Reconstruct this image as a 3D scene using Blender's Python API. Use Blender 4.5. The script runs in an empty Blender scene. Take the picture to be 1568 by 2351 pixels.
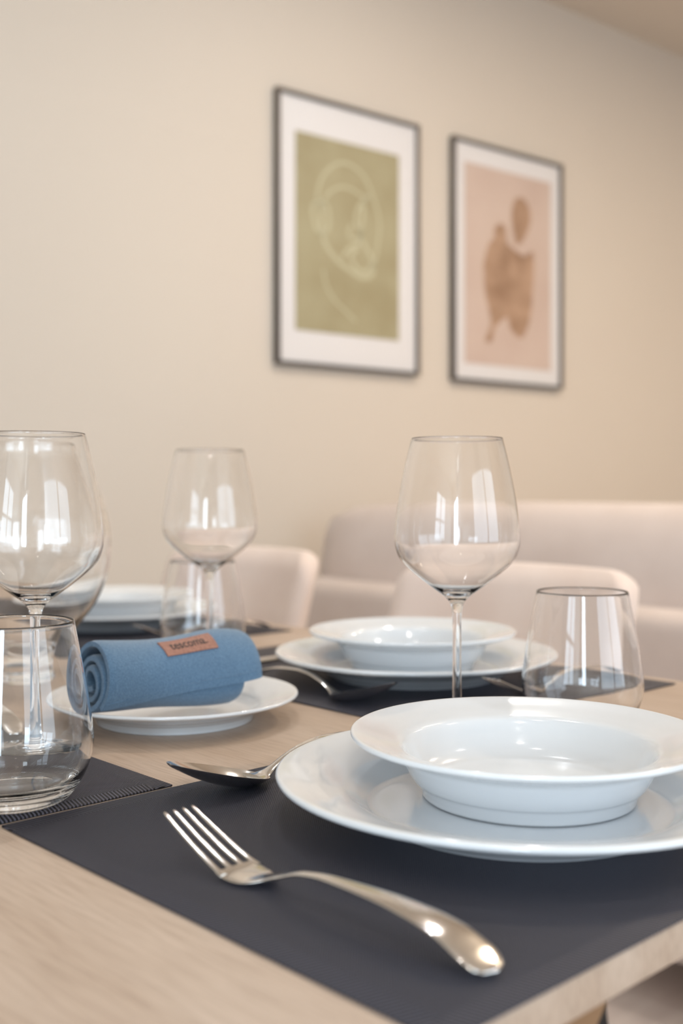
import bpy, bmesh, math, random
from mathutils import Vector, Matrix
random.seed(7)
S = bpy.context.scene
COL = S.collection
PI = math.pi

# ------------------------------------------------------------------ camera
# world axes: +X and +Y run along the two edges of the dining table, Z is up, metres
TH = 0.8163                      # heading of the camera, radians from +X
TABLE_Z = 0.75
EYE = TABLE_Z + 0.182
cam_d = bpy.data.cameras.new('camera')
cam = bpy.data.objects.new('camera', cam_d)
COL.objects.link(cam)
cam.location = (0, 0, EYE)
cam.rotation_euler = (PI / 2, 0, TH - PI / 2)
cam_d.sensor_fit = 'AUTO'
cam_d.sensor_width = 36
cam_d.lens = 2500 / 2351 * 36
cam_d.shift_y = -(1175.5 - 1123) / 2351
cam_d.clip_start = 0.02
cam_d.dof.use_dof = True
cam_d.dof.focus_distance = 0.665
cam_d.dof.aperture_fstop = 4.9
S.camera = cam

# ------------------------------------------------------------------ view, world
S.view_settings.view_transform = 'Standard'
S.view_settings.look = 'None'
S.view_settings.gamma = 1
S.view_settings.use_curve_mapping = False
S.view_settings.exposure = 0.06
try:
    S.cycles.use_denoising = True
    S.cycles.max_bounces = 18
    S.cycles.transmission_bounces = 16
    S.cycles.glossy_bounces = 6
    S.cycles.diffuse_bounces = 5
    S.cycles.blur_glossy = 1.0
    S.cycles.sample_clamp_indirect = 8
except Exception:
    pass
W = bpy.data.worlds.new('daylight')
S.world = W
W.use_nodes = True
W.node_tree.nodes['Background'].inputs[0].default_value = (0.78, 0.88, 1.0, 1)
W.node_tree.nodes['Background'].inputs[1].default_value = 1.5

# ------------------------------------------------------------------ room frame
DELTA = 0.09                     # the room stands 5 degrees askew of the table
P0 = Vector((1.817, 2.194))
UD = Vector((math.cos(DELTA), -math.sin(DELTA)))      # along the picture wall
VD = Vector((-math.sin(DELTA), -math.cos(DELTA)))     # from the picture wall into the room
ROOM_H = 2.5
U0, U1, V1 = -4.6, 4.0, 4.4


def room(u, v, z=0.0):
    p = P0 + UD * u + VD * v
    return Vector((p.x, p.y, z))


ROOM_ROT = -DELTA                # local x = along wall, local -y = into the room


def area_light(name, loc, direction, sx, sy, power, color, shape='RECTANGLE', spread=PI):
    d = bpy.data.lights.new(name, 'AREA')
    d.shape = shape
    d.size = sx
    if shape in ('RECTANGLE', 'ELLIPSE'):
        d.size_y = sy
    d.energy = power
    d.color = color
    d.spread = spread
    o = bpy.data.objects.new(name, d)
    o.location = loc
    o.rotation_euler = Vector(direction).to_track_quat('-Z', 'Y').to_euler()
    COL.objects.link(o)
    return o


COOL = (0.70, 0.86, 1.0)
WARM = (1.0, 0.82, 0.62)
SOFT = (1.0, 0.95, 0.89)
inward = Vector((UD.x, UD.y, 0))
# daylight through the window and the balcony door of the left wall
area_light('window_daylight', room(U0 - 0.12, 2.75, 1.5), inward, 1.3, 1.4, 24, COOL)
area_light('balcony_door_daylight', room(-3.82, V1 + 0.12, 1.15), (-VD.x, -VD.y, 0), 0.8, 2.1, 84, COOL)
area_light('added_window_fill', room(-0.4, V1 + 0.12, 1.35), (-VD.x, -VD.y, 0), 2.6, 1.5, 26, COOL)  # unseen window light, added as front fill for plates and table edge
# ceiling spots: (x, y, power); the sofa-back one is an unseen fill added
SPOTS = [(0.72, 1.02, 4.0, (0.92, 0.96, 1.0)), (0.05, 0.25, 2, SOFT), (2.4, 0.55, 18, WARM), (3.6, 0.3, 19, WARM),
         (1.75, 1.25, 8, SOFT), (1.7, -0.7, 6, SOFT), (-1.0, -1.3, 3, SOFT), (-0.3, -0.5, 3, SOFT)]
SPOT_PLACE = ['above the dining table', 'above the camera corner of the table', 'above the sofa seat', 'furthest right, past the sofa',
              'above the sofa back, added as fill', 'behind the right end of the sofa', 'nearest the window wall', 'behind the near end of the table']
for (sx, sy, sp, sc) in SPOTS:
    area_light('ceiling_spot_glow', (sx, sy, ROOM_H - 0.035), (0, 0, -1), 0.07, 0.07, sp, sc, 'DISK')

# ------------------------------------------------------------------ helpers


def link(o):
    COL.objects.link(o)
    return o


def tag(o, label=None, cat=None, group=None, kind=None):
    if label: o['label'] = label
    if cat: o['category'] = cat
    if group: o['group'] = group
    if kind: o['kind'] = kind
    return o


def mesh_obj(name, verts, faces, mat, parent=None, smooth=True, angle=35):
    me = bpy.data.meshes.new(name)
    me.from_pydata([tuple(v) for v in verts], [], faces)
    me.validate()
    bm = bmesh.new()
    bm.from_mesh(me)
    bmesh.ops.recalc_face_normals(bm, faces=bm.faces)
    bm.to_mesh(me)
    bm.free()
    if smooth:
        me.shade_smooth()
        try:
            me.set_sharp_from_angle(angle=math.radians(angle))
        except Exception:
            pass
    me.materials.append(mat)
    o = link(bpy.data.objects.new(name, me))
    if parent is not None:
        o.parent = parent
    return o


def empty(name, loc=(0, 0, 0), rz=0):
    o = bpy.data.objects.new(name, None)
    o.empty_display_size = 0.03
    o.location = loc
    o.rotation_euler = (0, 0, rz)
    return link(o)


def copy_tree(o, parent=None):
    c = o.copy()
    COL.objects.link(c)
    c.parent = parent
    for ch in list(o.children):
        copy_tree(ch, c)
    return c


def catmull(pts, n=8):
    out = []
    P = [pts[0]] + list(pts) + [pts[-1]]
    for i in range(1, len(P) - 2):
        a, b, c, d = [Vector(p) for p in P[i - 1:i + 3]]
        for k in range(n):
            t = k / n
            out.append(0.5 * ((2 * b) + (c - a) * t + (2 * a - 5 * b + 4 * c - d) * t * t + (3 * b - a - 3 * c + d) * t ** 3))
    out.append(Vector(pts[-1]))
    return out


def lathe(prof, seg=96):
    """prof: list of (r, z); points with r == 0 close on the axis."""
    verts, faces, rings = [], [], []
    for p in prof:
        r, z = p[0], p[1]
        if r < 1e-6:
            rings.append([len(verts)])
            verts.append((0, 0, z))
        else:
            b = len(verts)
            rings.append(list(range(b, b + seg)))
            for k in range(seg):
                a = 2 * PI * k / seg
                verts.append((r * math.cos(a), r * math.sin(a), z))
    for A, B in zip(rings[:-1], rings[1:]):
        for k in range(seg):
            j = (k + 1) % seg
            if len(A) == 1 and len(B) == 1:
                continue
            if len(A) == 1:
                faces.append((A[0], B[k], B[j]))
            elif len(B) == 1:
                faces.append((A[k], A[j], B[0]))
            else:
                faces.append((A[k], A[j], B[j], B[k]))
    return verts, faces


def box(verts, faces, x0, x1, y0, y1, z0, z1):
    b = len(verts)
    verts += [(x0, y0, z0), (x1, y0, z0), (x1, y1, z0), (x0, y1, z0), (x0, y0, z1), (x1, y0, z1), (x1, y1, z1), (x0, y1, z1)]
    faces += [tuple(b + i for i in f) for f in ((0, 3, 2, 1), (4, 5, 6, 7), (0, 1, 5, 4), (1, 2, 6, 5), (2, 3, 7, 6), (3, 0, 4, 7))]


def rbox(name, x0, x1, y0, y1, z0, z1, mat, parent=None, bevel=0.004, seg=3):
    v, f = [], []
    box(v, f, x0, x1, y0, y1, z0, z1)
    o = mesh_obj(name, v, f, mat, parent, smooth=False)
    if bevel:
        bm = bmesh.new()
        bm.from_mesh(o.data)
        bmesh.ops.bevel(bm, geom=list(bm.edges), offset=bevel, segments=seg, profile=0.5, affect='EDGES')
        bm.to_mesh(o.data)
        bm.free()
        o.data.shade_smooth()
        o.data.set_sharp_from_angle(angle=math.radians(50))
    return o


def grid_solid(f_top, f_bot, nu, nv):
    """closed solid between two parametric sheets"""
    verts, faces = [], []
    for fn in (f_top, f_bot):
        for i in range(nu + 1):
            for j in range(nv + 1):
                verts.append(tuple(fn(i / nu, j / nv)))
    N = (nu + 1) * (nv + 1)
    ix = lambda i, j, s: s * N + i * (nv + 1) + j
    for i in range(nu):
        for j in range(nv):
            faces.append((ix(i, j, 0), ix(i + 1, j, 0), ix(i + 1, j + 1, 0), ix(i, j + 1, 0)))
            faces.append((ix(i, j, 1), ix(i, j + 1, 1), ix(i + 1, j + 1, 1), ix(i + 1, j, 1)))
    for i in range(nu):
        for j in (0, nv):
            faces.append((ix(i, j, 0), ix(i, j, 1), ix(i + 1, j, 1), ix(i + 1, j, 0)))
    for j in range(nv):
        for i in (0, nu):
            faces.append((ix(i, j, 0), ix(i, j + 1, 0), ix(i, j + 1, 1), ix(i, j, 1)))
    return verts, faces


def sweep(secs, n=20, power=2.3):
    """secs: (x, z, halfwidth, halfthick, lift) cross sections along x -> closed mesh; lift crowns the top"""
    verts, faces = [], []
    for (x, z, w, t, *r) in secs:
        y0 = r[0] if r else 0.0
        for k in range(n):
            a = 2 * PI * k / n
            c, s = math.cos(a), math.sin(a)
            cy = math.copysign(abs(c) ** (2 / power), c)
            sz = math.copysign(abs(s) ** (2 / power), s)
            verts.append((x, y0 + w * cy, z + t * sz))
    m = len(secs)
    for i in range(m - 1):
        for k in range(n):
            j = (k + 1) % n
            faces.append((i * n + k, i * n + j, (i + 1) * n + j, (i + 1) * n + k))
    faces.append(tuple(range(n)))
    faces.append(tuple((m - 1) * n + k for k in range(n)))
    return verts, faces


def lerp_table(tab, x):
    """smooth curve through the table's points (cubic Hermite)"""
    n = len(tab)
    if x <= tab[0][0]: return tab[0][1]
    if x >= tab[-1][0]: return tab[-1][1]
    k = max(i for i in range(n - 1) if tab[i][0] <= x)

    def slope(i):
        if i == 0 or i == n - 1:
            return 0.0
        a, b_, c = tab[i - 1], tab[i], tab[i + 1]
        d0 = (b_[1] - a[1]) / (b_[0] - a[0])
        d1 = (c[1] - b_[1]) / (c[0] - b_[0])
        return 0.0 if d0 * d1 <= 0 else 2 * d0 * d1 / (d0 + d1)
    x0, y0 = tab[k]
    x1, y1 = tab[k + 1]
    h = x1 - x0
    t = (x - x0) / h
    return ((2 * t ** 3 - 3 * t * t + 1) * y0 + (t ** 3 - 2 * t * t + t) * h * slope(k)
            + (3 * t * t - 2 * t ** 3) * y1 + (t ** 3 - t * t) * h * slope(k + 1))

# ------------------------------------------------------------------ materials


def mat(name, color=(0.8, 0.8, 0.8), rough=0.5, metal=0.0, **kw):
    m = bpy.data.materials.new(name)
    m.use_nodes = True
    b = m.node_tree.nodes['Principled BSDF']
    b.inputs['Base Color'].default_value = (*color, 1)
    b.inputs['Roughness'].default_value = rough
    b.inputs['Metallic'].default_value = metal
    for k, v in kw.items():
        b.inputs[k.replace('_', ' ')].default_value = v
    return m, m.node_tree, b


def N(nt, typ, **kw):
    n = nt.nodes.new(typ)
    for k, v in kw.items():
        setattr(n, k, v)
    return n


def noise_tint(nt, b, c1, c2, scale, stretch=(1, 1, 1), detail=4, bump=0.0, bump_scale=None, dist=0.001, coord='Object', lo=0.35, hi=0.65):
    tc = N(nt, 'ShaderNodeTexCoord')
    mp = N(nt, 'ShaderNodeMapping')
    mp.inputs['Scale'].default_value = stretch
    no = N(nt, 'ShaderNodeTexNoise')
    no.inputs['Scale'].default_value = scale
    no.inputs['Detail'].default_value = detail
    cr = N(nt, 'ShaderNodeValToRGB')
    cr.color_ramp.elements[0].position = lo
    cr.color_ramp.elements[1].position = hi
    cr.color_ramp.elements[0].color = (*c1, 1)
    cr.color_ramp.elements[1].color = (*c2, 1)
    nt.links.new(tc.outputs[coord], mp.inputs[0])
    nt.links.new(mp.outputs[0], no.inputs[0])
    nt.links.new(no.outputs[0], cr.inputs[0])
    nt.links.new(cr.outputs[0], b.inputs['Base Color'])
    if bump:
        n2 = N(nt, 'ShaderNodeTexNoise')
        n2.inputs['Scale'].default_value = bump_scale or scale * 4
        n2.inputs['Detail'].default_value = 3
        nt.links.new(mp.outputs[0], n2.inputs[0])
        bp = N(nt, 'ShaderNodeBump')
        bp.inputs['Strength'].default_value = bump
        bp.inputs['Distance'].default_value = dist
        nt.links.new(n2.outputs[0], bp.inputs['Height'])
        nt.links.new(bp.outputs[0], b.inputs['Normal'])
    return tc, mp, no, cr


M = {}
m, nt, b = mat('wall_paint', rough=0.85)
noise_tint(nt, b, (0.595, 0.525, 0.450), (0.610, 0.540, 0.463), 1.2, bump=0.08, bump_scale=220, dist=0.0006)
M['wall'] = m
m, nt, b = mat('ceiling_paint', rough=0.9)
noise_tint(nt, b, (0.61, 0.55, 0.475), (0.625, 0.565, 0.49), 2.0, bump=0.05, bump_scale=200, dist=0.0006)
M['ceiling'] = m
m, nt, b = mat('white_wall_paint', rough=0.85)
noise_tint(nt, b, (0.80, 0.79, 0.77), (0.82, 0.81, 0.79), 1.2, bump=0.08, bump_scale=220, dist=0.0006)
M['white_wall'] = m
m, nt, b = mat('floor_laminate', rough=0.45)
noise_tint(nt, b, (0.62, 0.52, 0.46), (0.70, 0.60, 0.53), 3, stretch=(1, 9, 1), bump=0.1, bump_scale=30)
M['floor'] = m
M['trim'], _, _ = mat('white_lacquer', (0.8, 0.79, 0.77), 0.35)
M['porcelain'], _, _b = mat('white_porcelain', (0.74, 0.765, 0.79), 0.16, Coat_Weight=0.6, Coat_Roughness=0.04)
M['steel'], _, _ = mat('polished_steel', (0.78, 0.75, 0.71), 0.13, 1.0)
M['frame'], _, _ = mat('dark_metal_frame', (0.09, 0.078, 0.068), 0.35, 0.5)
M['black'], _, _ = mat('black_metal', (0.03, 0.03, 0.03), 0.4, 0.5)
M['paper'], _, _ = mat('white_paper', (0.67, 0.645, 0.64), 0.55)

m, nt, b = mat('clear_glass', (1, 1, 1), 0.0, IOR=1.5)
b.inputs['Transmission Weight'].default_value = 1.0
M['glass'] = m

# oak: grain runs along the table's length (Y)
m, nt, b = mat('pale_oak', rough=0.42)
tc, mp, no, cr = noise_tint(nt, b, (0.43, 0.318, 0.236), (0.535, 0.422, 0.335), 7, stretch=(3.4, 0.55, 1), detail=5, lo=0.3, hi=0.7)
n2 = N(nt, 'ShaderNodeTexNoise')
n2.inputs['Scale'].default_value = 48
n2.inputs['Detail'].default_value = 6
mp2 = N(nt, 'ShaderNodeMapping')
mp2.inputs['Scale'].default_value = (11, 0.55, 3)
nt.links.new(tc.outputs['Object'], mp2.inputs[0])
nt.links.new(mp2.outputs[0], n2.inputs[0])
r2 = N(nt, 'ShaderNodeValToRGB')
r2.color_ramp.elements[0].position = 0.36
r2.color_ramp.elements[1].position = 0.56
r2.color_ramp.elements[0].color = (0.84, 0.82, 0.80, 1)
r2.color_ramp.elements[1].color = (1, 1, 1, 1)
nt.links.new(n2.outputs[0], r2.inputs[0])
mx = N(nt, 'ShaderNodeMixRGB', blend_type='MULTIPLY')
mx.inputs[0].default_value = 1
nt.links.new(cr.outputs[0], mx.inputs[1])
nt.links.new(r2.outputs[0], mx.inputs[2])
nt.links.new(mx.outputs[0], b.inputs['Base Color'])
bp = N(nt, 'ShaderNodeBump')
bp.inputs['Strength'].default_value = 0.12
bp.inputs['Distance'].default_value = 0.0004
nt.links.new(n2.outputs[0], bp.inputs['Height'])
nt.links.new(bp.outputs[0], b.inputs['Normal'])
M['oak'] = m

m, nt, b = mat('brown_wood', rough=0.5)
noise_tint(nt, b, (0.22, 0.12, 0.055), (0.30, 0.17, 0.085), 12, stretch=(1, 1, 0.2))
M['brown_wood'] = m

# fabrics
m, nt, b = mat('blue_cotton', rough=0.95, Sheen_Weight=0.35)
noise_tint(nt, b, (0.072, 0.145, 0.240), (0.122, 0.220, 0.335), 700, detail=4, bump=0.8, bump_scale=1100, dist=0.0006, lo=0.3, hi=0.7)
M['blue'] = m
m, nt, b = mat('brown_leather', rough=0.6)
noise_tint(nt, b, (0.26, 0.115, 0.08), (0.36, 0.17, 0.12), 500, bump=0.3, bump_scale=900, dist=0.0003)
M['leather'] = m
M['ink'], _, _ = mat('dark_ink', (0.035, 0.022, 0.02), 0.6)
m, nt, b = mat('blush_upholstery', rough=0.9, Sheen_Weight=0.3)
noise_tint(nt, b, (0.75, 0.60, 0.52), (0.80, 0.66, 0.58), 9, bump=0.2, bump_scale=400, dist=0.0008)
M['chair'] = m
m, nt, b = mat('greige_upholstery', rough=0.95, Sheen_Weight=0.2)
noise_tint(nt, b, (0.58, 0.485, 0.435), (0.63, 0.535, 0.485), 7, bump=0.2, bump_scale=400, dist=0.0008)
M['sofa'] = m


# woven placemat: checker weave in the field, ribs across the long borders
def mat_placemat(hx, hy):
    m, nt, b = mat('woven_vinyl', (0.05, 0.048, 0.055), 0.5)
    L = nt.links.new
    tc = N(nt, 'ShaderNodeTexCoord')
    sp = N(nt, 'ShaderNodeSeparateXYZ')
    L(tc.outputs['Object'], sp.inputs[0])

    def math_(op, a, b_=None, c=None):
        n = N(nt, 'ShaderNodeMath', operation=op)
        for i, v in enumerate((a, b_, c)):
            if v is None: continue
            if isinstance(v, (int, float)): n.inputs[i].default_value = v
            else: L(v, n.inputs[i])
        return n.outputs[0]
    X, Y = sp.outputs[0], sp.outputs[1]
    pitch = 0.0015
    sx = math_('SINE', math_('MULTIPLY', X, 2 * PI / pitch))
    sy = math_('SINE', math_('MULTIPLY', Y, 2 * PI / pitch))
    weave = math_('MULTIPLY_ADD', math_('MULTIPLY', sx, sy), 0.5, 0.5)
    rib = math_('MULTIPLY_ADD', math_('SINE', math_('MULTIPLY_ADD', math_('ADD', X, math_('MULTIPLY', Y, 0.25)), 2 * PI / 0.0024, 0)), 0.5, 0.5)
    rib2 = math_('MULTIPLY_ADD', math_('SINE', math_('MULTIPLY_ADD', math_('ADD', Y, math_('MULTIPLY', X, 0.25)), 2 * PI / 0.0024, 0)), 0.5, 0.5)
    by = math_('GREATER_THAN', math_('ABSOLUTE', Y), hy - 0.0125)
    bx = math_('GREATER_THAN', math_('ABSOLUTE', X), hx - 0.0125)
    mixa = N(nt, 'ShaderNodeMix')
    L(bx, mixa.inputs[0]); L(weave, mixa.inputs[2]); L(rib2, mixa.inputs[3])
    mixb = N(nt, 'ShaderNodeMix')
    L(by, mixb.inputs[0]); L(mixa.outputs[0], mixb.inputs[2]); L(rib, mixb.inputs[3])
    cr = N(nt, 'ShaderNodeValToRGB')
    cr.color_ramp.elements[0].position = 0.34
    cr.color_ramp.elements[1].position = 0.72
    b.inputs['Specular IOR Level'].default_value = 0.3
    cr.color_ramp.elements[0].color = (0.002, 0.002, 0.004, 1)
    cr.color_ramp.elements[1].color = (0.082, 0.080, 0.104, 1)
    L(mixb.outputs[0], cr.inputs[0])
    L(cr.outputs[0], b.inputs['Base Color'])
    bp = N(nt, 'ShaderNodeBump')
    bp.inputs['Strength'].default_value = 0.9
    bp.inputs['Distance'].default_value = 0.0004
    L(mixb.outputs[0], bp.inputs['Height'])
    L(bp.outputs[0], b.inputs['Normal'])
    return m


MATX, MATY = 0.44, 0.316
M['placemat'] = mat_placemat(MATX / 2, MATY / 2)

# ------------------------------------------------------------------ room shell


def struct(name, verts, faces, m, kind='structure'):
    o = mesh_obj(name, verts, faces, m, None, smooth=False)
    o['kind'] = kind
    return o


def room_box(verts, faces, u0, u1, v0, v1, z0, z1):
    b0 = len(verts)
    for z in (z0, z1):
        for (u, v) in ((u0, v0), (u1, v0), (u1, v1), (u0, v1)):
            verts.append(tuple(room(u, v, z)))
    faces += [tuple(b0 + i for i in f) for f in ((0, 3, 2, 1), (4, 5, 6, 7), (0, 1, 5, 4), (1, 2, 6, 5), (2, 3, 7, 6), (3, 0, 4, 7))]


def shell(name, boxes, m):
    v, f = [], []
    for bx_ in boxes: room_box(v, f, *bx_)
    return struct(name, v, f, m)


T = 0.1
shell('floor', [(U0 - T, U1 + T, -T, V1 + T, -0.1, 0)], M['floor'])
shell('ceiling', [(U0 - T, U1 + T, -T, V1 + T, ROOM_H, ROOM_H + 0.1)], M['ceiling'])
shell('wall_back', [(U0 - T, U1 + T, -T, 0, 0, ROOM_H)], M['wall'])

shell('wall_right', [(U1, U1 + T, 0, V1, 0, ROOM_H)], M['white_wall'])
wv0, wv1, wz0, wz1 = 2.1, 3.4, 0.8, 2.2
du0, du1, dz1 = -4.22, -3.42, 2.2
eu0, eu1 = -1.7, 0.9
shell('wall_front', [(U0 - T, du0, V1, V1 + T, 0, ROOM_H), (du0, du1, V1, V1 + T, dz1, ROOM_H), (du1, eu0, V1, V1 + T, 0, ROOM_H), (eu0, eu1, V1, V1 + T, 0, 0.6), (eu0, eu1, V1, V1 + T, 2.1, ROOM_H), (eu1, U1 + T, V1, V1 + T, 0, ROOM_H)], M['white_wall'])
shell('wall_left', [(U0 - T, U0, 0, wv0, 0, ROOM_H), (U0 - T, U0, wv0, wv1, 0, wz0), (U0 - T, U0, wv0, wv1, wz1, ROOM_H),
                    (U0 - T, U0, wv1, V1, 0, ROOM_H)], M['white_wall'])
fr = 0.05
ua, ub = U0 - 0.07, U0 - 0.01
wm = (wv0 + wv1) / 2
zm = 1.62
shell('window_1', [(ua, ub, wv0, wv0 + fr, wz0, wz1), (ua, ub, wv1 - fr, wv1, wz0, wz1), (ua, ub, wv0, wv1, wz0, wz0 + fr), (ua, ub, wv0, wv1, wz1 - fr, wz1),
                   (ua, ub, wm - 0.035, wm + 0.035, wz0, wz1), (ua, ub, wv0, wv1, zm - 0.03, zm + 0.03)], M['trim'])
va, vb = V1 + 0.01, V1 + 0.07
shell('door_1', [(du0, du0 + fr, va, vb, 0, dz1), (du1 - fr, du1, va, vb, 0, dz1), (du0, du1, va, vb, 0, 0.1), (du0, du1, va, vb, dz1 - fr, dz1)], M['trim'])
shell('added_window', [(eu0, eu0 + fr, va, vb, 0.6, 2.1), (eu1 - fr, eu1, va, vb, 0.6, 2.1), (eu0, eu1, va, vb, 0.6, 0.65), (eu0, eu1, va, vb, 2.05, 2.1),
                   (-0.45, -0.35, va, vb, 0.6, 2.1)], M['trim'])  # unseen frame, added around the front fill light
shell('baseboard_back', [(U0, U1, 0, 0.014, 0, 0.08)], M['trim'])

# recessed ceiling spots
first = None
for i, (sx, sy, sp, sc) in enumerate(SPOTS):
    if first is None:
        first = empty('ceiling_spot', (sx, sy, ROOM_H))
        tag(first, 'round recessed ceiling spotlight ' + SPOT_PLACE[i], 'ceiling light', 'recessed ceiling spotlights')
        v, f = lathe([(0.038, -0.03), (0.05, -0.004), (0.05, 0.0), (0.036, 0.0), (0.036, -0.026), (0.038, -0.03)], 32)
        mesh_obj('trim_ring', v, f, M['trim'], first)
    else:
        c = copy_tree(first)
        c.location = (sx, sy, ROOM_H)
        c['label'] = 'round recessed ceiling spotlight ' + SPOT_PLACE[i]

# ------------------------------------------------------------------ pictures on the wall


def wall_obj(name, u0, u1, d0, d1, z0, z1, m, parent):
    """box in the picture's own frame: x along the wall, -y into the room"""
    return rbox(name, u0, u1, -d1, -d0, z0, z1, m, parent, bevel=0)


def stroke(pts, w, y, nseg=8):
    """flat ribbon along a smooth 2-D line (x, z) at depth y"""
    P = catmull([Vector((a, b, 0)) for a, b in pts], nseg)
    verts, faces = [], []
    for i, p in enumerate(P):
        q = P[min(i + 1, len(P) - 1)] - P[max(i - 1, 0)]
        q.normalize()
        n_ = Vector((-q.y, q.x, 0)) * w / 2
        for s in (1, -1):
            verts.append((p.x + s * n_.x, y, p.y + s * n_.y))
    for i in range(len(P) - 1):
        faces.append((2 * i, 2 * i + 1, 2 * i + 3, 2 * i + 2))
    return verts, faces


def picture(u0, u1, z0, z1, ml, mr, mb, mt_, label):
    root = empty('framed_picture', room(u0, 0.0, z0), ROOM_ROT)
    tag(root, label, 'picture')
    w, h = u1 - u0, z1 - z0
    t = 0.009
    v, f = [], []
    for a in ((0, w, -0.022, -0.002, 0, t), (0, w, -0.022, -0.002, h - t, h), (0, t, -0.022, -0.002, t, h - t), (w - t, w, -0.022, -0.002, t, h - t)):
        box(v, f, *a)
    mesh_obj('frame', v, f, M['frame'], root, smooth=False)
    wall_obj('mount_board', t, w - t, 0.002, 0.012, t, h - t, M['paper'], root)
    return root, w, h, ml, mb, w - mr, h - mt_


def paint(name, c1, c2, scale, **kw):
    m, nt, b = mat(name, rough=0.6)
    noise_tint(nt, b, c1, c2, scale, **kw)
    return m


# left picture: olive print with a pale one-line drawing of a face
root, w, h, x0, zb, x1, zt = picture(0.0, 0.497, 1.259, 1.979, 0.062, 0.073, 0.094, 0.10,
                                     'left wall picture, olive green print with a pale line drawing in dark frame')
olive = paint('olive_print', (0.30, 0.255, 0.145), (0.35, 0.31, 0.19), 7)
art = wall_obj('print', x0, x1, 0.0125, 0.0135, zb, zt, olive, root)
pale, _, _ = mat('pale_olive_ink', (0.44, 0.405, 0.27), 0.6)


def px1(x, y):
    a = (x - 213) / 442.0
    top = 285 + (x - 213) * 0.262
    bot = 1135 + (x - 213) * 0.107
    # undo the foreshortening along the wall
    a = a * 0.94 / (1 - 0.06 * a)
    return (x0 + a * (x1 - x0), zt - (y - top) / (bot - top) * (zt - zb))


LINES = [([(300, 600), (320, 500), (370, 440), (430, 430), (500, 480), (545, 580), (570, 680), (560, 800), (540, 880)], 0.009),
         ([(320, 620), (350, 560), (400, 530), (450, 540), (500, 570), (530, 570)], 0.008),
         ([(285, 640), (290, 600), (320, 590), (350, 620), (355, 690), (330, 730), (300, 700), (285, 640)], 0.011),
         ([(322, 610), (322, 660), (325, 720), (345, 780), (390, 840), (440, 880), (500, 915), (540, 900), (545, 860)], 0.013),
         ([(520, 570), (480, 620), (470, 680), (490, 720), (480, 770), (440, 790), (410, 830)], 0.011),
         ([(500, 590), (500, 660), (490, 740), (520, 800), (540, 850), (510, 890), (470, 870), (450, 820), (480, 790)], 0.012),
         ([(330, 880), (345, 950), (380, 1010), (430, 1060), (470, 1100)], 0.007),
         ([(450, 690), (440, 720), (450, 750), (480, 745)], 0.009)]
for pts, wd in LINES:
    v, f = stroke([px1(*p) for p in pts], wd, -0.0138)
    mesh_obj('drawn_line', v, f, pale, art, smooth=False)

# right picture: dusty pink print with a brown abstract figure
root, w, h, x0b, zbb, x1b, ztb = picture(0.6325, 1.120, 1.259 - 0.005, 1.979, 0.051, 0.051, 0.056, 0.066,
                                         'right wall picture, dusty pink print with a brown abstract figure')
pink = paint('pink_print', (0.51, 0.385, 0.325), (0.55, 0.43, 0.365), 5)
art = wall_obj('print', x0b, x1b, 0.0125, 0.0135, zbb, ztb, pink, root)
brown = paint('brown_wash', (0.28, 0.165, 0.10), (0.42, 0.27, 0.18), 16)


def px2(x, y):
    a = (x - 935) / 370.0
    top = 415 + (x - 935) * 0.235
    bot = 1268 + (x - 935) * 0.10
    a = a * 0.94 / (1 - 0.06 * a)
    return (x0b + a * (x1b - x0b), ztb - (y - top) / (bot - top) * (ztb - zbb))


def blob(pts, y):
    P = catmull([Vector((*px2(*p), 0)) for p in pts + [pts[0]]], 6)[:-1]
    cx_ = sum(p.x for p in P) / len(P)
    cz_ = sum(p.y for p in P) / len(P)
    v = [(cx_, y, cz_)] + [(p.x, y, p.y) for p in P]
    return v, [(0, 1 + i, 1 + (i + 1) % len(P)) for i in range(len(P))]


for pts, yy in (([(1015, 850), (1035, 770), (1060, 740), (1062, 700), (1090, 676), (1112, 700), (1110, 745), (1150, 790), (1195, 815), (1226, 795), (1232, 880), (1222, 1000), (1205, 1090), (1150, 1060), (1110, 1080), (1060, 1060), (1025, 990)], -0.0138),
                ([(1025, 980), (1060, 960), (1110, 1020), (1100, 1080), (1066, 1120), (1050, 1180), (1022, 1172), (1048, 1110)], -0.0139),
                ([(1120, 1050), (1170, 980), (1222, 980), (1215, 1080), (1185, 1160), (1150, 1150), (1125, 1110)], -0.01395),
                ([(1140, 700), (1135, 640), (1150, 575), (1185, 570), (1215, 620), (1215, 680), (1190, 740), (1160, 770), (1150, 750)], -0.0138)):
    v, f = blob(pts, yy)
    mesh_obj('figure_shape', v, f, brown, art, smooth=False)

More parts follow.
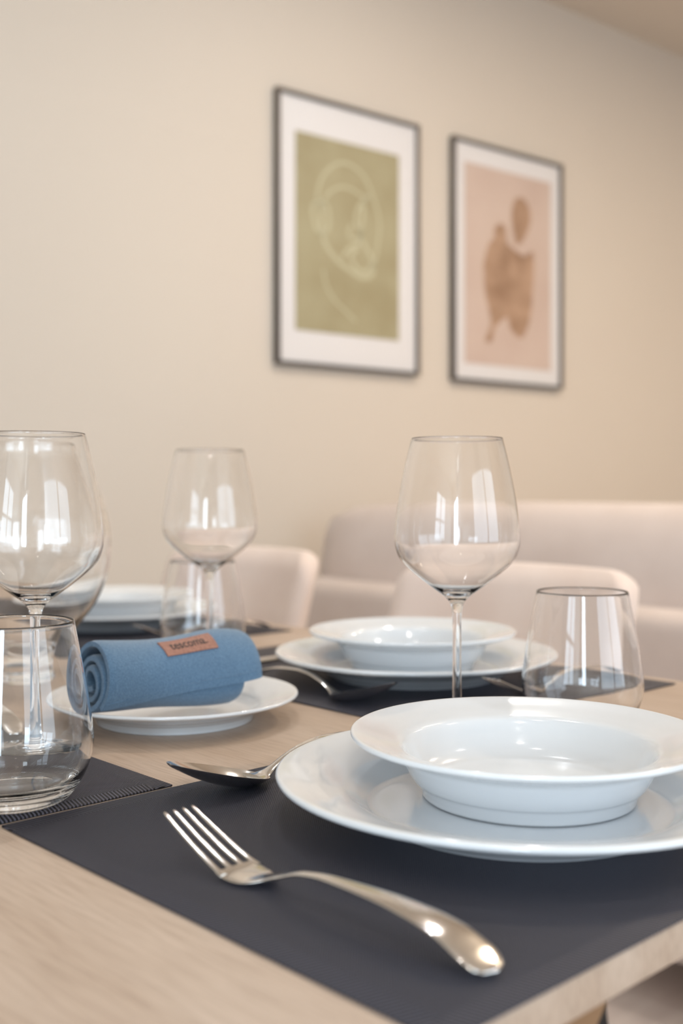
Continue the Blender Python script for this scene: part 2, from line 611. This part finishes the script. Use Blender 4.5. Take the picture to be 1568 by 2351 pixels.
# ------------------------------------------------------------------ sofa behind the chairs (seen from its back)
sofa = empty('sofa', (1.72, 1.0, 0))
tag(sofa, 'long greige upholstered sofa with plump back cushions, seen from behind the chairs', 'sofa')
rbox('base', 0.0, 0.86, -1.12, 1.02, 0.10, 0.40, M['sofa'], sofa, 0.03)
rbox('back_frame', -0.01, 0.16, -1.12, 1.05, 0.12, 0.715, M['sofa'], sofa, 0.035, 4)
for (a, c) in ((-1.1, 1.05),):
    def top(u, v_, a=a, c=c):
        y = a + (c - a) * u
        k = (1 - abs(2 * u - 1) ** 6) ** 0.5
        zz = 0.42 + 0.485 * v_ * (0.90 + 0.10 * k)
        bul = math.sin(PI * v_) ** 0.6 if 0 < v_ < 1 else 0
        return (0.15 - 0.09 * bul * (0.4 + 0.6 * k) + 0.02 * v_, y, zz)

    def bot(u, v_, a=a, c=c):
        y = a + (c - a) * u
        k = (1 - abs(2 * u - 1) ** 6) ** 0.5
        zz = 0.42 + 0.485 * v_ * (0.90 + 0.10 * k)
        bul = math.sin(PI * v_) ** 0.6 if 0 < v_ < 1 else 0
        return (0.19 + 0.10 * bul * (0.4 + 0.6 * k), y, zz)
    v, f = grid_solid(top, bot, 24, 16)
    mesh_obj('back_cushion', v, f, M['sofa'], sofa, angle=80)
    rbox('seat_cushion', 0.18, 0.88, max(a, -1.0), min(c, 0.93), 0.40, 0.52, M['sofa'], sofa, 0.035, 4)
for ya in (-1.12, 0.935):
    rbox('armrest', 0.30, 0.86, ya, ya + 0.12, 0.10, 0.62, M['sofa'], sofa, 0.03, 4)
for xa in (0.06, 0.78):
    for ya in (-1.05, 0.95):
        rbox('leg', xa, xa + 0.04, ya - 0.02, ya + 0.02, 0, 0.10, M['black'], sofa, 0.003)

# ------------------------------------------------------------------ dining chairs
# local frame: the sitter faces -x; origin on the floor under the seat centre


def make_chair():
    root = empty('dining_chair', (0, 0, 0))
    rbox('seat', -0.24, 0.20, -0.23, 0.23, 0.40, 0.485, M['chair'], root, 0.03, 4)
    HB = 0.835
    hw = 0.186
    rc = 0.055
    zb_ = 0.42

    def outline(u, v_):
        # u across, v up, with rounded upper corners
        z = zb_ + (HB - zb_) * v_
        dz = HB - z
        ww = hw
        if dz < rc:
            ww = hw - rc + math.sqrt(max(rc * rc - (rc - dz) ** 2, 0)) if dz > 0 else hw - rc
        y = (2 * u - 1) * ww
        return y, z

    def vmap(v_):
        return 1 - (1 - v_) ** 1.6

    def fr_(u, v_):
        y, z = outline(u, vmap(v_))
        k = (y / hw) ** 2
        edge = max(0, 1 - min((HB - z) / 0.03, (hw - abs(y)) / 0.03)) ** 2
        x = 0.155 + 0.30 * (z - zb_) - 0.05 * k + 0.018 * edge
        return (x, y, z)

    def bk_(u, v_):
        y, z = outline(u, vmap(v_))
        k = (y / hw) ** 2
        edge = max(0, 1 - min((HB - z) / 0.03, (hw - abs(y)) / 0.03)) ** 2
        x = 0.205 + 0.30 * (z - zb_) - 0.05 * k - 0.018 * edge
        return (x, y, z)
    v, f = grid_solid(fr_, bk_, 32, 28)
    mesh_obj('backrest', v, f, M['chair'], root, angle=80)
    for sx in (-1, 1):
        for sy in (-1, 1):
            a = Vector((sx * 0.17, sy * 0.17, 0.41))
            c = Vector((sx * 0.22, sy * 0.21, 0.0))
            v, f = [], []
            n = 12
            for (p, r) in ((a, 0.016), (c, 0.009)):
                for k in range(n):
                    v.append((p.x + r * math.cos(2 * PI * k / n), p.y + r * math.sin(2 * PI * k / n), p.z))
            for k in range(n):
                f.append((k, (k + 1) % n, n + (k + 1) % n, n + k))
            f += [tuple(range(n)), tuple(range(n, 2 * n))]
            mesh_obj('leg', v, f, M['black'], root)
    return root


chair = make_chair()
chair.location = (0.85, 0.862, 0)
tag(chair, 'blush pink upholstered chair on the right, behind the stacked plates and tumbler', 'chair', 'blush dining chairs along the far table side')
c2 = copy_tree(chair)
c2.location = (0.85, 1.420, 0)
c2['label'] = 'blush pink upholstered chair on the left, behind the rolled blue napkin'

# ------------------------------------------------------------------ table
TX0, TX1, TY0, TY1 = 0.02, 0.942, 0.2365, 1.84
TH_TOP = 0.0165
table = empty('dining_table', ((TX0 + TX1) / 2, (TY0 + TY1) / 2, 0))
tag(table, 'pale oak dining table laid with dark placemats and white plates', 'table')
tx, ty = table.location.x, table.location.y
rbox('tabletop', TX0 - tx, TX1 - tx, TY0 - ty, TY1 - ty, TABLE_Z - TH_TOP, TABLE_Z, M['oak'], table, 0.0012, 2)
for ya in (TY0 + 0.008, TY1 - 0.068):
    for s in (-1, 1):
        v, f = [], []
        zt_ = TABLE_Z - TH_TOP
        cxm = (TX0 + TX1) / 2
        xt1, xt0 = -0.099, -0.28          # top, inner and outer
        xb1, xb0 = -0.30, -0.42
        zk = zt_ - 0.26
        prof = [(xt1, zt_), (xt1 - 0.20, zt_ - 0.20), (xb1, 0), (xb0, 0), (xt0 - 0.11, zt_ - 0.2), (xt0 - 0.11, zt_)]
        for yy in (ya, ya + 0.06):
            for (a, c) in prof: v.append((s * -a * -1 if s > 0 else -a, yy - ty, c))
        n = len(prof)
        f = [tuple(range(n)), tuple(range(n, 2 * n))] + [(k, (k + 1) % n, n + (k + 1) % n, n + k) for k in range(n)]
        mesh_obj('leg', v, f, M['brown_wood'], table, smooth=False)
rbox('apron', -0.03, 0.03, TY0 + 0.1 - ty, TY1 - 0.1 - ty, TABLE_Z - TH_TOP - 0.06, TABLE_Z - TH_TOP, M['brown_wood'], table, 0.002)

# ------------------------------------------------------------------ placemats
MT = 0.0012
pm = None
MATS = [  # centre x, y, rotation, label
    (0.2675 + MATX / 2, 0.2355 + MATY / 2, 0, 'nearest dark woven placemat, under the fork and the large stacked plates'),
    (0.606 + MATY / 2, 0.526 + MATX / 2, PI / 2, 'dark woven placemat under the further stacked plates at the right chair'),
    (0.381 - MATY / 2, 0.5560 + MATX / 2, PI / 2, 'dark woven placemat whose corner shows under the front left tumbler'),
    (0.595 + MATY / 2, 1.062 + MATX / 2, PI / 2, 'furthest dark woven placemat, in front of the left chair'),
]
for (x, y, r, lab) in MATS:
    if pm is None:
        pm = rbox('placemat', -MATX / 2, MATX / 2, -MATY / 2, MATY / 2, 0, MT, M['placemat'], None, 0.0004, 1)
        o = pm
    else:
        o = copy_tree(pm)
    o.location = (x, y, TABLE_Z + 0.0002)
    o.rotation_euler = (0, 0, r)
    tag(o, lab, 'placemat', 'dark woven placemats on the table')
ZM = TABLE_Z + MT + 0.0003        # upper face of a mat

# ------------------------------------------------------------------ porcelain


def plate_mesh(prof):
    P = catmull([Vector((r, z, 0)) for r, z in prof], 6)
    P = [(max(p.x, 0), p.y) for p in P]
    P[0] = (0, P[0][1]); P[-1] = (0, P[-1][1])
    return lathe(P, 128)


def dinner_plate():
    prof = [(0, 0.0055), (0.04, 0.0055), (0.078, 0.0058), (0.086, 0.0078), (0.0945, 0.0135), (0.099, 0.0160), (0.110, 0.0195), (0.122, 0.0225), (0.131, 0.0246), (0.1338, 0.0248), (0.135, 0.0236),
            (0.1345, 0.0218), (0.132, 0.0206), (0.120, 0.0176), (0.108, 0.0142), (0.098, 0.0110), (0.090, 0.0060), (0.0835, 0.0020), (0.081, 0.0001), (0.078, 0.0001), (0.076, 0.0018), (0.05, 0.0022), (0, 0.0022)]
    v, f = plate_mesh(prof)
    return mesh_obj('dinner_plate', v, f, M['porcelain'], angle=60)


def soup_plate():
    prof = [(0, 0.0052), (0.03, 0.0052), (0.052, 0.0062), (0.061, 0.0105), (0.0665, 0.018), (0.0705, 0.0258), (0.0735, 0.0288), (0.080, 0.0310), (0.090, 0.0338), (0.0975, 0.0362), (0.1003, 0.0368), (0.1014, 0.0360),
            (0.1012, 0.0344), (0.099, 0.0330), (0.090, 0.0302), (0.080, 0.0272), (0.0745, 0.0240), (0.0715, 0.0195), (0.068, 0.0130), (0.0655, 0.0092), (0.0630, 0.0072), (0.0612, 0.0035), (0.0600, 0.0001), (0.0575, 0.0001), (0.056, 0.0015), (0.03, 0.0020), (0, 0.0020)]
    v, f = plate_mesh(prof)
    return mesh_obj('soup_plate', v, f, M['porcelain'], angle=60)


def side_plate():
    prof = [(0, 0.0050), (0.03, 0.0050), (0.055, 0.0055), (0.064, 0.0090), (0.069, 0.0125), (0.080, 0.0165), (0.090, 0.0196), (0.0955, 0.0210), (0.0970, 0.0204),
            (0.0971, 0.0190), (0.0945, 0.0176), (0.085, 0.0150), (0.075, 0.0122), (0.069, 0.0092), (0.0665, 0.0072), (0.0640, 0.0060), (0.0620, 0.0024), (0.0612, 0.0001), (0.0585, 0.0001), (0.057, 0.0015), (0.03, 0.0018), (0, 0.0018)]
    v, f = plate_mesh(prof)
    return mesh_obj('side_plate', v, f, M['porcelain'], angle=60)


def flat(o, x, y, z, label, cat, group=None, rz=0):
    o.location = (x, y, z)
    o.rotation_euler = (0, 0, rz)
    return tag(o, label, cat, group)


dp = dinner_plate()
flat(dp, 0.4876, 0.3751, ZM, 'largest white dinner plate, in the right foreground on the nearest placemat', 'plate', 'white dinner plates')
sp_ = soup_plate()
flat(sp_, 0.5037, 0.3803, ZM + 0.0062, 'white deep soup plate stacked on the foreground dinner plate', 'soup plate', 'white soup plates')
flat(copy_tree(dp), 0.776, 0.722, ZM, 'white dinner plate in the middle distance, behind the wine glass stem', 'plate', 'white dinner plates')
flat(copy_tree(sp_), 0.7852, 0.7338, ZM + 0.0062, 'white soup plate stacked on the dinner plate behind the wine glass stem', 'soup plate', 'white soup plates')
flat(copy_tree(dp), 0.775, 1.262, ZM, 'furthest white dinner plate, at the left behind the rolled napkin', 'plate', 'white dinner plates')
flat(copy_tree(sp_), 0.778, 1.266, ZM + 0.0062, 'furthest white soup plate, stacked at the left behind the rolled napkin', 'soup plate', 'white soup plates')
flat(copy_tree(dp), 0.213, 0.785, ZM, 'white dinner plate on the left placemat, beyond the left edge of the photo', 'plate', 'white dinner plates')
flat(copy_tree(sp_), 0.211, 0.787, ZM + 0.0062, 'white soup plate on the left placemat, beyond the left edge of the photo', 'soup plate', 'white soup plates')
flat(side_plate(), 0.4955, 0.7194, TABLE_Z + 0.0002, 'small white side plate on the bare oak under the rolled blue napkin', 'side plate')

# ------------------------------------------------------------------ glasses


def sub(prof, n=6):
    P = catmull([Vector((r, z, 0)) for r, z in prof], n)
    return [(max(p.x, 0.0), p.y) for p in P]


def wine_glass():
    root = empty('wine_glass', (0, 0, 0))
    # outer bowl from the stem up, over the lip, inner bowl down to the axis
    outer = sub([(0.0036, 0.092), (0.0048, 0.098), (0.0085, 0.1030), (0.0165, 0.1090), (0.026, 0.1160), (0.0365, 0.1248), (0.0425, 0.1320), (0.0453, 0.1405), (0.0457, 0.1480), (0.0447, 0.1600), (0.0424, 0.1760), (0.0392, 0.1930), (0.0358, 0.2080), (0.0332, 0.2185)])
    lip = [(0.03305, 0.2189), (0.0328, 0.2190), (0.03255, 0.2186)]
    inner = sub([(0.0325, 0.2180), (0.0352, 0.2080), (0.0386, 0.1930), (0.0418, 0.1760), (0.0441, 0.1600), (0.0450, 0.1480), (0.0445, 0.1408), (0.0416, 0.1327), (0.0358, 0.1256), (0.0255, 0.1168), (0.0158, 0.1100), (0.0080, 0.1068), (0, 0.1060)])
    inner[-1] = (0, inner[-1][1])
    v, f = lathe(outer + lip + inner, 96)
    mesh_obj('bowl', v, f, M['glass'], root, angle=60)
    stem = sub([(0.0036, 0.092), (0.0033, 0.080), (0.0032, 0.060), (0.0033, 0.035), (0.0038, 0.020), (0.0052, 0.0115)])
    v, f = lathe(stem, 96)
    mesh_obj('stem', v, f, M['glass'], root, angle=60)
    foot = sub([(0.0052, 0.0115), (0.0085, 0.0070), (0.015, 0.0045), (0.026, 0.0028), (0.036, 0.0018)]) + [(0.0375, 0.0012), (0.0375, 0.0004), (0.0365, 0.0001), (0.030, 0.0003), (0.015, 0.0008), (0, 0.0010)]
    v, f = lathe(foot, 96)
    mesh_obj('foot', v, f, M['glass'], root, angle=60)
    return root


def fix_normals(root):
    for ch in root.children:
        pass


def tumbler():
    outer = sub([(0.0, 0.0012), (0.020, 0.0008), (0.027, 0.0000)], 2)[:-1] + sub([(0.0285, 0.0001), (0.0335, 0.0035), (0.0400, 0.0130), (0.0440, 0.0230), (0.0457, 0.0330), (0.0448, 0.0440), (0.0418, 0.0640), (0.0380, 0.0850), (0.0345, 0.1030)])
    lip = [(0.03435, 0.1038), (0.0340, 0.1040), (0.03365, 0.1038)]
    inner = sub([(0.0336, 0.1025), (0.0370, 0.0850), (0.0408, 0.0640), (0.0438, 0.0440), (0.0446, 0.0338), (0.0430, 0.0236), (0.0389, 0.0148), (0.0320, 0.0104), (0.018, 0.0084), (0, 0.0080)])
    prof = outer + lip + inner
    prof[0] = (0, prof[0][1]); prof[-1] = (0, prof[-1][1])
    v, f = lathe(prof, 96)
    return mesh_obj('tumbler', v, f, M['glass'], angle=60)


def carafe():
    outer = [(0, 0.003), (0.022, 0.0022), (0.028, 0.0004)] + sub([(0.0300, 0.0004), (0.0310, 0.004), (0.0285, 0.014), (0.0330, 0.030), (0.0480, 0.052), (0.0640, 0.074), (0.0745, 0.100), (0.0775, 0.127), (0.0745, 0.155), (0.0670, 0.178), (0.0570, 0.200), (0.0500, 0.216), (0.0490, 0.232)])
    lip = [(0.0485, 0.2334), (0.0475, 0.2334)]
    inner = sub([(0.0470, 0.231), (0.0480, 0.216), (0.0550, 0.200), (0.0650, 0.178), (0.0725, 0.155), (0.0755, 0.127), (0.0725, 0.100), (0.0620, 0.075), (0.0460, 0.055), (0.028, 0.036), (0.012, 0.027), (0, 0.0255)])
    prof = outer + lip + inner
    prof[-1] = (0, prof[-1][1])
    v, f = lathe(prof, 96)
    return mesh_obj('glass_carafe', v, f, M['glass'], angle=60)


wg = wine_glass()
flat(wg, 0.3588, 0.6879, ZM, 'clear wine glass in the left foreground, behind the front tumbler', 'wine glass', 'clear stemmed wine glasses')
flat(copy_tree(wg), 0.6052, 0.5209, TABLE_Z + 0.0003, 'clear wine glass right of centre, rising behind the foreground soup plate', 'wine glass', 'clear stemmed wine glasses')
flat(copy_tree(wg), 0.6345, 0.8625, ZM, 'clear wine glass standing further back, behind the rolled blue napkin', 'wine glass', 'clear stemmed wine glasses')
tb = tumbler()
flat(tb, 0.2942, 0.5909, ZM, 'clear glass tumbler in the left foreground, nearest the camera', 'tumbler', 'clear glass tumblers')
flat(copy_tree(tb), 0.7035, 0.4800, TABLE_Z + 0.0003, 'clear glass tumbler on the right, in front of the pink chair', 'tumbler', 'clear glass tumblers')
flat(copy_tree(tb), 0.692, 0.954, ZM, 'blurred clear tumbler beside the wine glass behind the napkin', 'tumbler', 'clear glass tumblers')
flat(carafe(), 0.4944, 0.9626, TABLE_Z + 0.0003, 'bulbous clear glass carafe at the left edge, behind the front wine glass', 'carafe')

# ------------------------------------------------------------------ cutlery (local +x points to the working end)


def handle_secs(ztab, wtab, x0, x1, n=60, tmid=0.0011):
    out = []
    for i in range(n + 1):
        x = x0 + (x1 - x0) * i / n
        z = lerp_table(ztab, -x)
        w = lerp_table(wtab, -x)
        d = abs(x - x1)
        if d < 0.010:
            w *= math.sqrt(max(1 - ((0.010 - d) / 0.010) ** 2, 0.0)) * 0.98 + 0.02
        t = tmid if -x > 0.03 else tmid + 0.0006 * (1 - max(-x - 0.01, 0) / 0.02)
        out.append((x, z, w, t))
    return out


def fork():
    root = empty('fork', (0, 0, 0))
    zt_ = [(-0.02, 0.0040), (-0.004, 0.0028), (0.003, 0.0018), (0.009, 0.0016), (0.016, 0.0026), (0.0277, 0.0066), (0.036, 0.0098), (0.0428, 0.0118), (0.06, 0.0140), (0.0877, 0.0146), (0.11, 0.0136), (0.1258, 0.0112), (0.139, 0.0066), (0.1495, 0.0028)]
    wt = [(0.014, 0.0070), (0.020, 0.0048), (0.0277, 0.0031), (0.036, 0.0028), (0.05, 0.0031), (0.07, 0.0044), (0.0877, 0.0058), (0.108, 0.0075), (0.1258, 0.0090), (0.14, 0.0098), (0.1495, 0.0098)]
    v, f = sweep(handle_secs(zt_, wt, -0.016, -0.1495), 24, 2.2)
    mesh_obj('handle', v, f, M['steel'], root, angle=70)
    ht = [(-0.027, 0.0032), (-0.022, 0.0045), (-0.0165, 0.0078), (-0.010, 0.0106), (-0.003, 0.0119), (0.005, 0.0121)]

    def zc(x):
        if x < 0: return lerp_table(zt_, -x)
        return lerp_table(zt_, 0.0) + 0.0185 * (x / 0.0505) ** 1.2
    secs = []
    for i in range(30):
        x = -0.027 + 0.031 * i / 29
        secs.append((x, zc(x) + 0.0002, lerp_table(ht, x), 0.0011))
    v, f = sweep(secs, 24, 2.6)
    mesh_obj('head', v, f, M['steel'], root, angle=70)
    for k in range(4):
        yk0 = (k - 1.5) * 0.0069
        yk1 = (k - 1.5) * 0.0056
        secs = []
        for i in range(33):
            t = i / 32
            x = 0.0505 * t
            w = 0.0016 - 0.0006 * t + 0.0008 * max(0, 1 - t / 0.12)
            th = 0.0011 - 0.0003 * t
            if t > 0.95:
                q = math.sqrt(max(1 - ((t - 0.95) / 0.05) ** 2, 0.02))
                w *= q; th *= q
            secs.append((x, zc(x) + 0.0002, w, th, yk0 + (yk1 - yk0) * t))
        v, f = sweep(secs, 14, 2.4)
        mesh_obj('tine', v, f, M['steel'], root, angle=70)
    return root


def spoon():
    root = empty('spoon', (0, 0, 0))
    zt_ = [(0.010, 0.0036), (0.017, 0.0036), (0.022, 0.0048), (0.028, 0.0076), (0.038, 0.0122), (0.0543, 0.0172), (0.07, 0.0190), (0.09, 0.0182), (0.11, 0.0145), (0.128, 0.0075), (0.138, 0.0030)]
    wt = [(0.012, 0.0118), (0.0165, 0.0092), (0.021, 0.0060), (0.026, 0.0038), (0.031, 0.0030), (0.045, 0.0031), (0.065, 0.0042), (0.09, 0.0062), (0.115, 0.0082), (0.138, 0.0085)]
    v, f = sweep(handle_secs(zt_, wt, -0.0125, -0.138), 24, 2.2)
    mesh_obj('handle', v, f, M['steel'], root, angle=70)
    xa, xb = -0.0205, 0.0490

    def sheet(off):
        def fn(u, w_):
            # u along, w across
            uu = 0.5 - 0.5 * math.cos(PI * u)
            x = xa + (xb - xa) * uu
            hw = 0.0208 * (max(1 - (2 * uu - 1) ** 2, 0) ** 0.5) * (1.06 - 0.22 * (uu - 0.5))
            y = (2 * w_ - 1) * hw
            zr = 0.0042 + (0.0225 - 0.0042) * ((x - xa) / (xb - xa)) ** 1.1
            k = (2 * w_ - 1) ** 2
            D = 0.0080 * (4 * uu * (1 - uu)) ** 0.8 * (1.25 - 0.6 * uu)
            z = zr - D * (1 - k) - off * (1 - 0.6 * k)
            return (x, y * (1 - 0.02 * (off > 0)), z)
        return fn
    v, f = grid_solid(sheet(0), sheet(0.0013), 44, 28)
    mesh_obj('bowl', v, f, M['steel'], root, angle=60)
    return root


def knife():
    root = empty('table_knife', (0, 0, 0))
    secs = [(-x, 0.0035, w, 0.0028) for x, w in ((0.0, 0.004), (0.02, 0.0055), (0.05, 0.007), (0.085, 0.0085), (0.1, 0.0088), (0.106, 0.0075), (0.11, 0.003))]
    v, f = sweep(secs, 18, 2.4)
    mesh_obj('handle', v, f, M['steel'], root, angle=70)
    secs = [(x, 0.0028, w, 0.0008, y) for x, w, y in ((-0.002, 0.0035, 0), (0.01, 0.0065, 0.001), (0.05, 0.0095, 0.0015), (0.085, 0.0095, 0.0015), (0.1, 0.0075, 0.0), (0.11, 0.004, -0.003), (0.113, 0.001, -0.005))]
    v, f = sweep(secs, 16, 2.0)
    mesh_obj('blade', v, f, M['steel'], root, angle=70)
    return root


fk = fork()
flat(fk, 0.3140, 0.4020, ZM, 'polished steel fork in the foreground, tines pointing left beside the large plate', 'fork', 'polished steel forks', PI / 2 + 0.018)
flat(copy_tree(fk), 0.770, 0.583, ZM, 'blurred steel fork seen beside and through the right tumbler', 'fork', 'polished steel forks', PI)
flat(copy_tree(fk), 0.750, 1.095, ZM, 'blurred steel fork beside the furthest plates behind the napkin', 'fork', 'polished steel forks', PI)
spn = spoon()
flat(spn, 0.4061, 0.524, ZM, 'polished steel spoon in sharp focus, its handle behind the foreground plate', 'spoon', 'polished steel spoons', PI)
flat(copy_tree(spn), 0.640, 0.668, ZM, 'steel spoon in the middle distance, between the small plate and far plates', 'spoon', 'polished steel spoons', -PI / 2)
flat(copy_tree(spn), 0.3705, 0.875, ZM, 'steel spoon at the left edge, its handle seen through the front tumbler', 'spoon', 'polished steel spoons', PI / 2)
kn = knife()
flat(kn, 0.765, 0.888, ZM, 'blurred steel knife on the further placemat, just right of the napkin', 'knife', None, PI)

# ------------------------------------------------------------------ rolled napkin on the side plate
NL = 0.150
NX0 = 0.398
nap = empty('rolled_napkin', (NX0, 0.705, TABLE_Z + 0.0462))
nap.rotation_euler = (0, math.radians(3.4), 0)
tag(nap, 'blue cotton napkin rolled up with a leather label, lying on the side plate', 'napkin')
R_OUT, TURNS = 0.0268, 3.15
TK = 0.0052                       # thickness of a layer (doubled cloth)


def sp_point(s, off, x):
    """s = turns from the core; angle grows over the top towards the front (-y)"""
    r = 0.0035 + (R_OUT - 0.0035) * (min(s, TURNS) / TURNS) ** 0.92 + off
    a = END_A - (TURNS - s) * 2 * PI
    # angle a measured from straight up towards the front
    y, z = -r * math.sin(a), r * math.cos(a)
    q = min(max(x / NL, 0), 1)
    grow = 1 + 0.11 * q * q * (3 - 2 * q)
    y *= 1.02 * grow
    z *= 0.97 * grow
    fl = -0.0220 * (1 + 0.09 * q)
    if z < fl: z = fl + (z - fl) * 0.4
    outer = min(max((s - (TURNS - 0.75)) / 0.35, 0), 1)
    up = max(math.cos(a), 0)
    z += outer * up * (0.0048 * math.exp(-((q - 0.86) / 0.22) ** 2) + 0.0012 * math.exp(-((q - 0.05) / 0.12) ** 2) - 0.0008)
    z += 0.0006 * math.sin(11 * q + a)
    y += 0.0008 * math.sin(7 * q + 2 * a)
    # the inner turns have sunk inside the outer one
    sink = 1 - min(max((s - (TURNS - 0.85)) / 0.5, 0), 1)
    z -= 0.0036 * sink
    y -= 0.0022 * sink
    # the loose flap stands a little proud of the roll
    flap = min(max((s - (TURNS - 0.22)) / 0.2, 0), 1)
    y -= 0.0034 * flap * flap * (0.3 + 0.9 * q)
    z -= 0.0010 * flap * flap * (1 - q)
    return y, z


END_A = math.radians(150)


def s_end(q):
    # the loose edge of the cloth runs askew: low at the left end, higher at the right end
    ang = 141 - 42 * max(q, 0.0) ** 0.7
    return TURNS - (150 - ang) / 360.0


def ribbon(s0, s1f, xl, xr, off0, off1, ns, nx):
    def sheet(off):
        def fn(u, w_):
            q = w_
            s = s0 + (s1f(q) - s0) * u
            lx = xl(s); rx = xr(s)
            x = lx + (rx - lx) * q
            e = max(0, abs(2 * w_ - 1) - 0.93) / 0.07
            o = off * (1 - 0.35 * e * e) if off != off0 else off + (off1 - off0) * 0.15 * e * e
            y, z = sp_point(s, o, x)
            return (x, y, z)
        return fn
    return grid_solid(sheet(off1), sheet(off0), ns, nx)


xl = lambda s: 0.0115 + 0.0012 * math.sin(s * 5.1)
xr = lambda s: NL - 0.016 + 0.0025 * math.sin(s * 4.0) + (0.016 * min(max((s - (TURNS - 0.75)) / 0.3, 0), 1))
v, f = ribbon(0.15, s_end, xl, xr, -TK / 2, TK / 2, 220, 40)
mesh_obj('cloth', v, f, M['blue'], nap, angle=50)
# hem line: a thin stitched welt along the loose edge
wp = []
for i in range(60):
    q = 0.01 + 0.98 * i / 59
    s = s_end(q) - 0.035
    x = xl(s) + (xr(s) - xl(s)) * q
    y, z = sp_point(s, TK / 2 + 0.0001, x)
    wp.append(Vector((x, y, z)))
v, f = [], []
for i, p in enumerate(wp):
    for k in range(6):
        v.append((p.x, p.y + 0.00035 * math.cos(k * PI / 3), p.z + 0.00035 * math.sin(k * PI / 3)))
for i in range(len(wp) - 1):
    for k in range(6):
        f.append((i * 6 + k, i * 6 + (k + 1) % 6, (i + 1) * 6 + (k + 1) % 6, (i + 1) * 6 + k))
mesh_obj('stitching', v, f, M['blue'], nap)


def on_roll(x, a_deg, lift):
    s = TURNS - (150 - a_deg) / 360.0
    y, z = sp_point(s, TK / 2 + lift, x)
    return (x, y, z)


LX0, LX1, LA0, LA1 = 0.0605, 0.1075, 25, 55


def label_pt(u, w_, lift):
    # u along, w from top to bottom; the label sits a little askew
    return on_roll(LX0 + (LX1 - LX0) * u + 0.002 * w_, LA0 + (LA1 - LA0) * w_ - 3.0 * (u - 0.5), lift)


v, f = grid_solid(lambda u, w_: label_pt(u, w_, 0.0011), lambda u, w_: label_pt(u, w_, 0.0001), 24, 10)
lab = mesh_obj('label_patch', v, f, M['leather'], nap, angle=50)
lab['label'] = 'brown leather label with dark lettering'
cu = bpy.data.curves.new('lettering', 'FONT')
cu.body = 'tescoma.'
cu.size = 1.0
cu.offset = 0.012
tmp = bpy.data.objects.new('lettering_source', cu)
COL.objects.link(tmp)
bpy.context.view_layer.update()
me = bpy.data.meshes.new_from_object(tmp.evaluated_get(bpy.context.evaluated_depsgraph_get()))
bpy.data.objects.remove(tmp)
bm = bmesh.new()
bm.from_mesh(me)
bmesh.ops.triangulate(bm, faces=bm.faces)
bmesh.ops.subdivide_edges(bm, edges=[e for e in bm.edges if e.calc_length() > 0.15], cuts=2)
bm.to_mesh(me)
bm.free()
xs = [p.co.x for p in me.vertices]; ys = [p.co.y for p in me.vertices]
mnx, mxx, mny, mxy = min(xs), max(xs), min(ys), max(ys)
for p in me.vertices:
    u = 0.13 + 0.72 * (p.co.x - mnx) / (mxx - mnx)
    w_ = 0.68 - 0.42 * (p.co.y - mny) / (mxy - mny)
    p.co = label_pt(u, w_, 0.0013)
me.materials.clear()
me.materials.append(M['ink'])
o = link(bpy.data.objects.new('lettering', me))
o.parent = lab
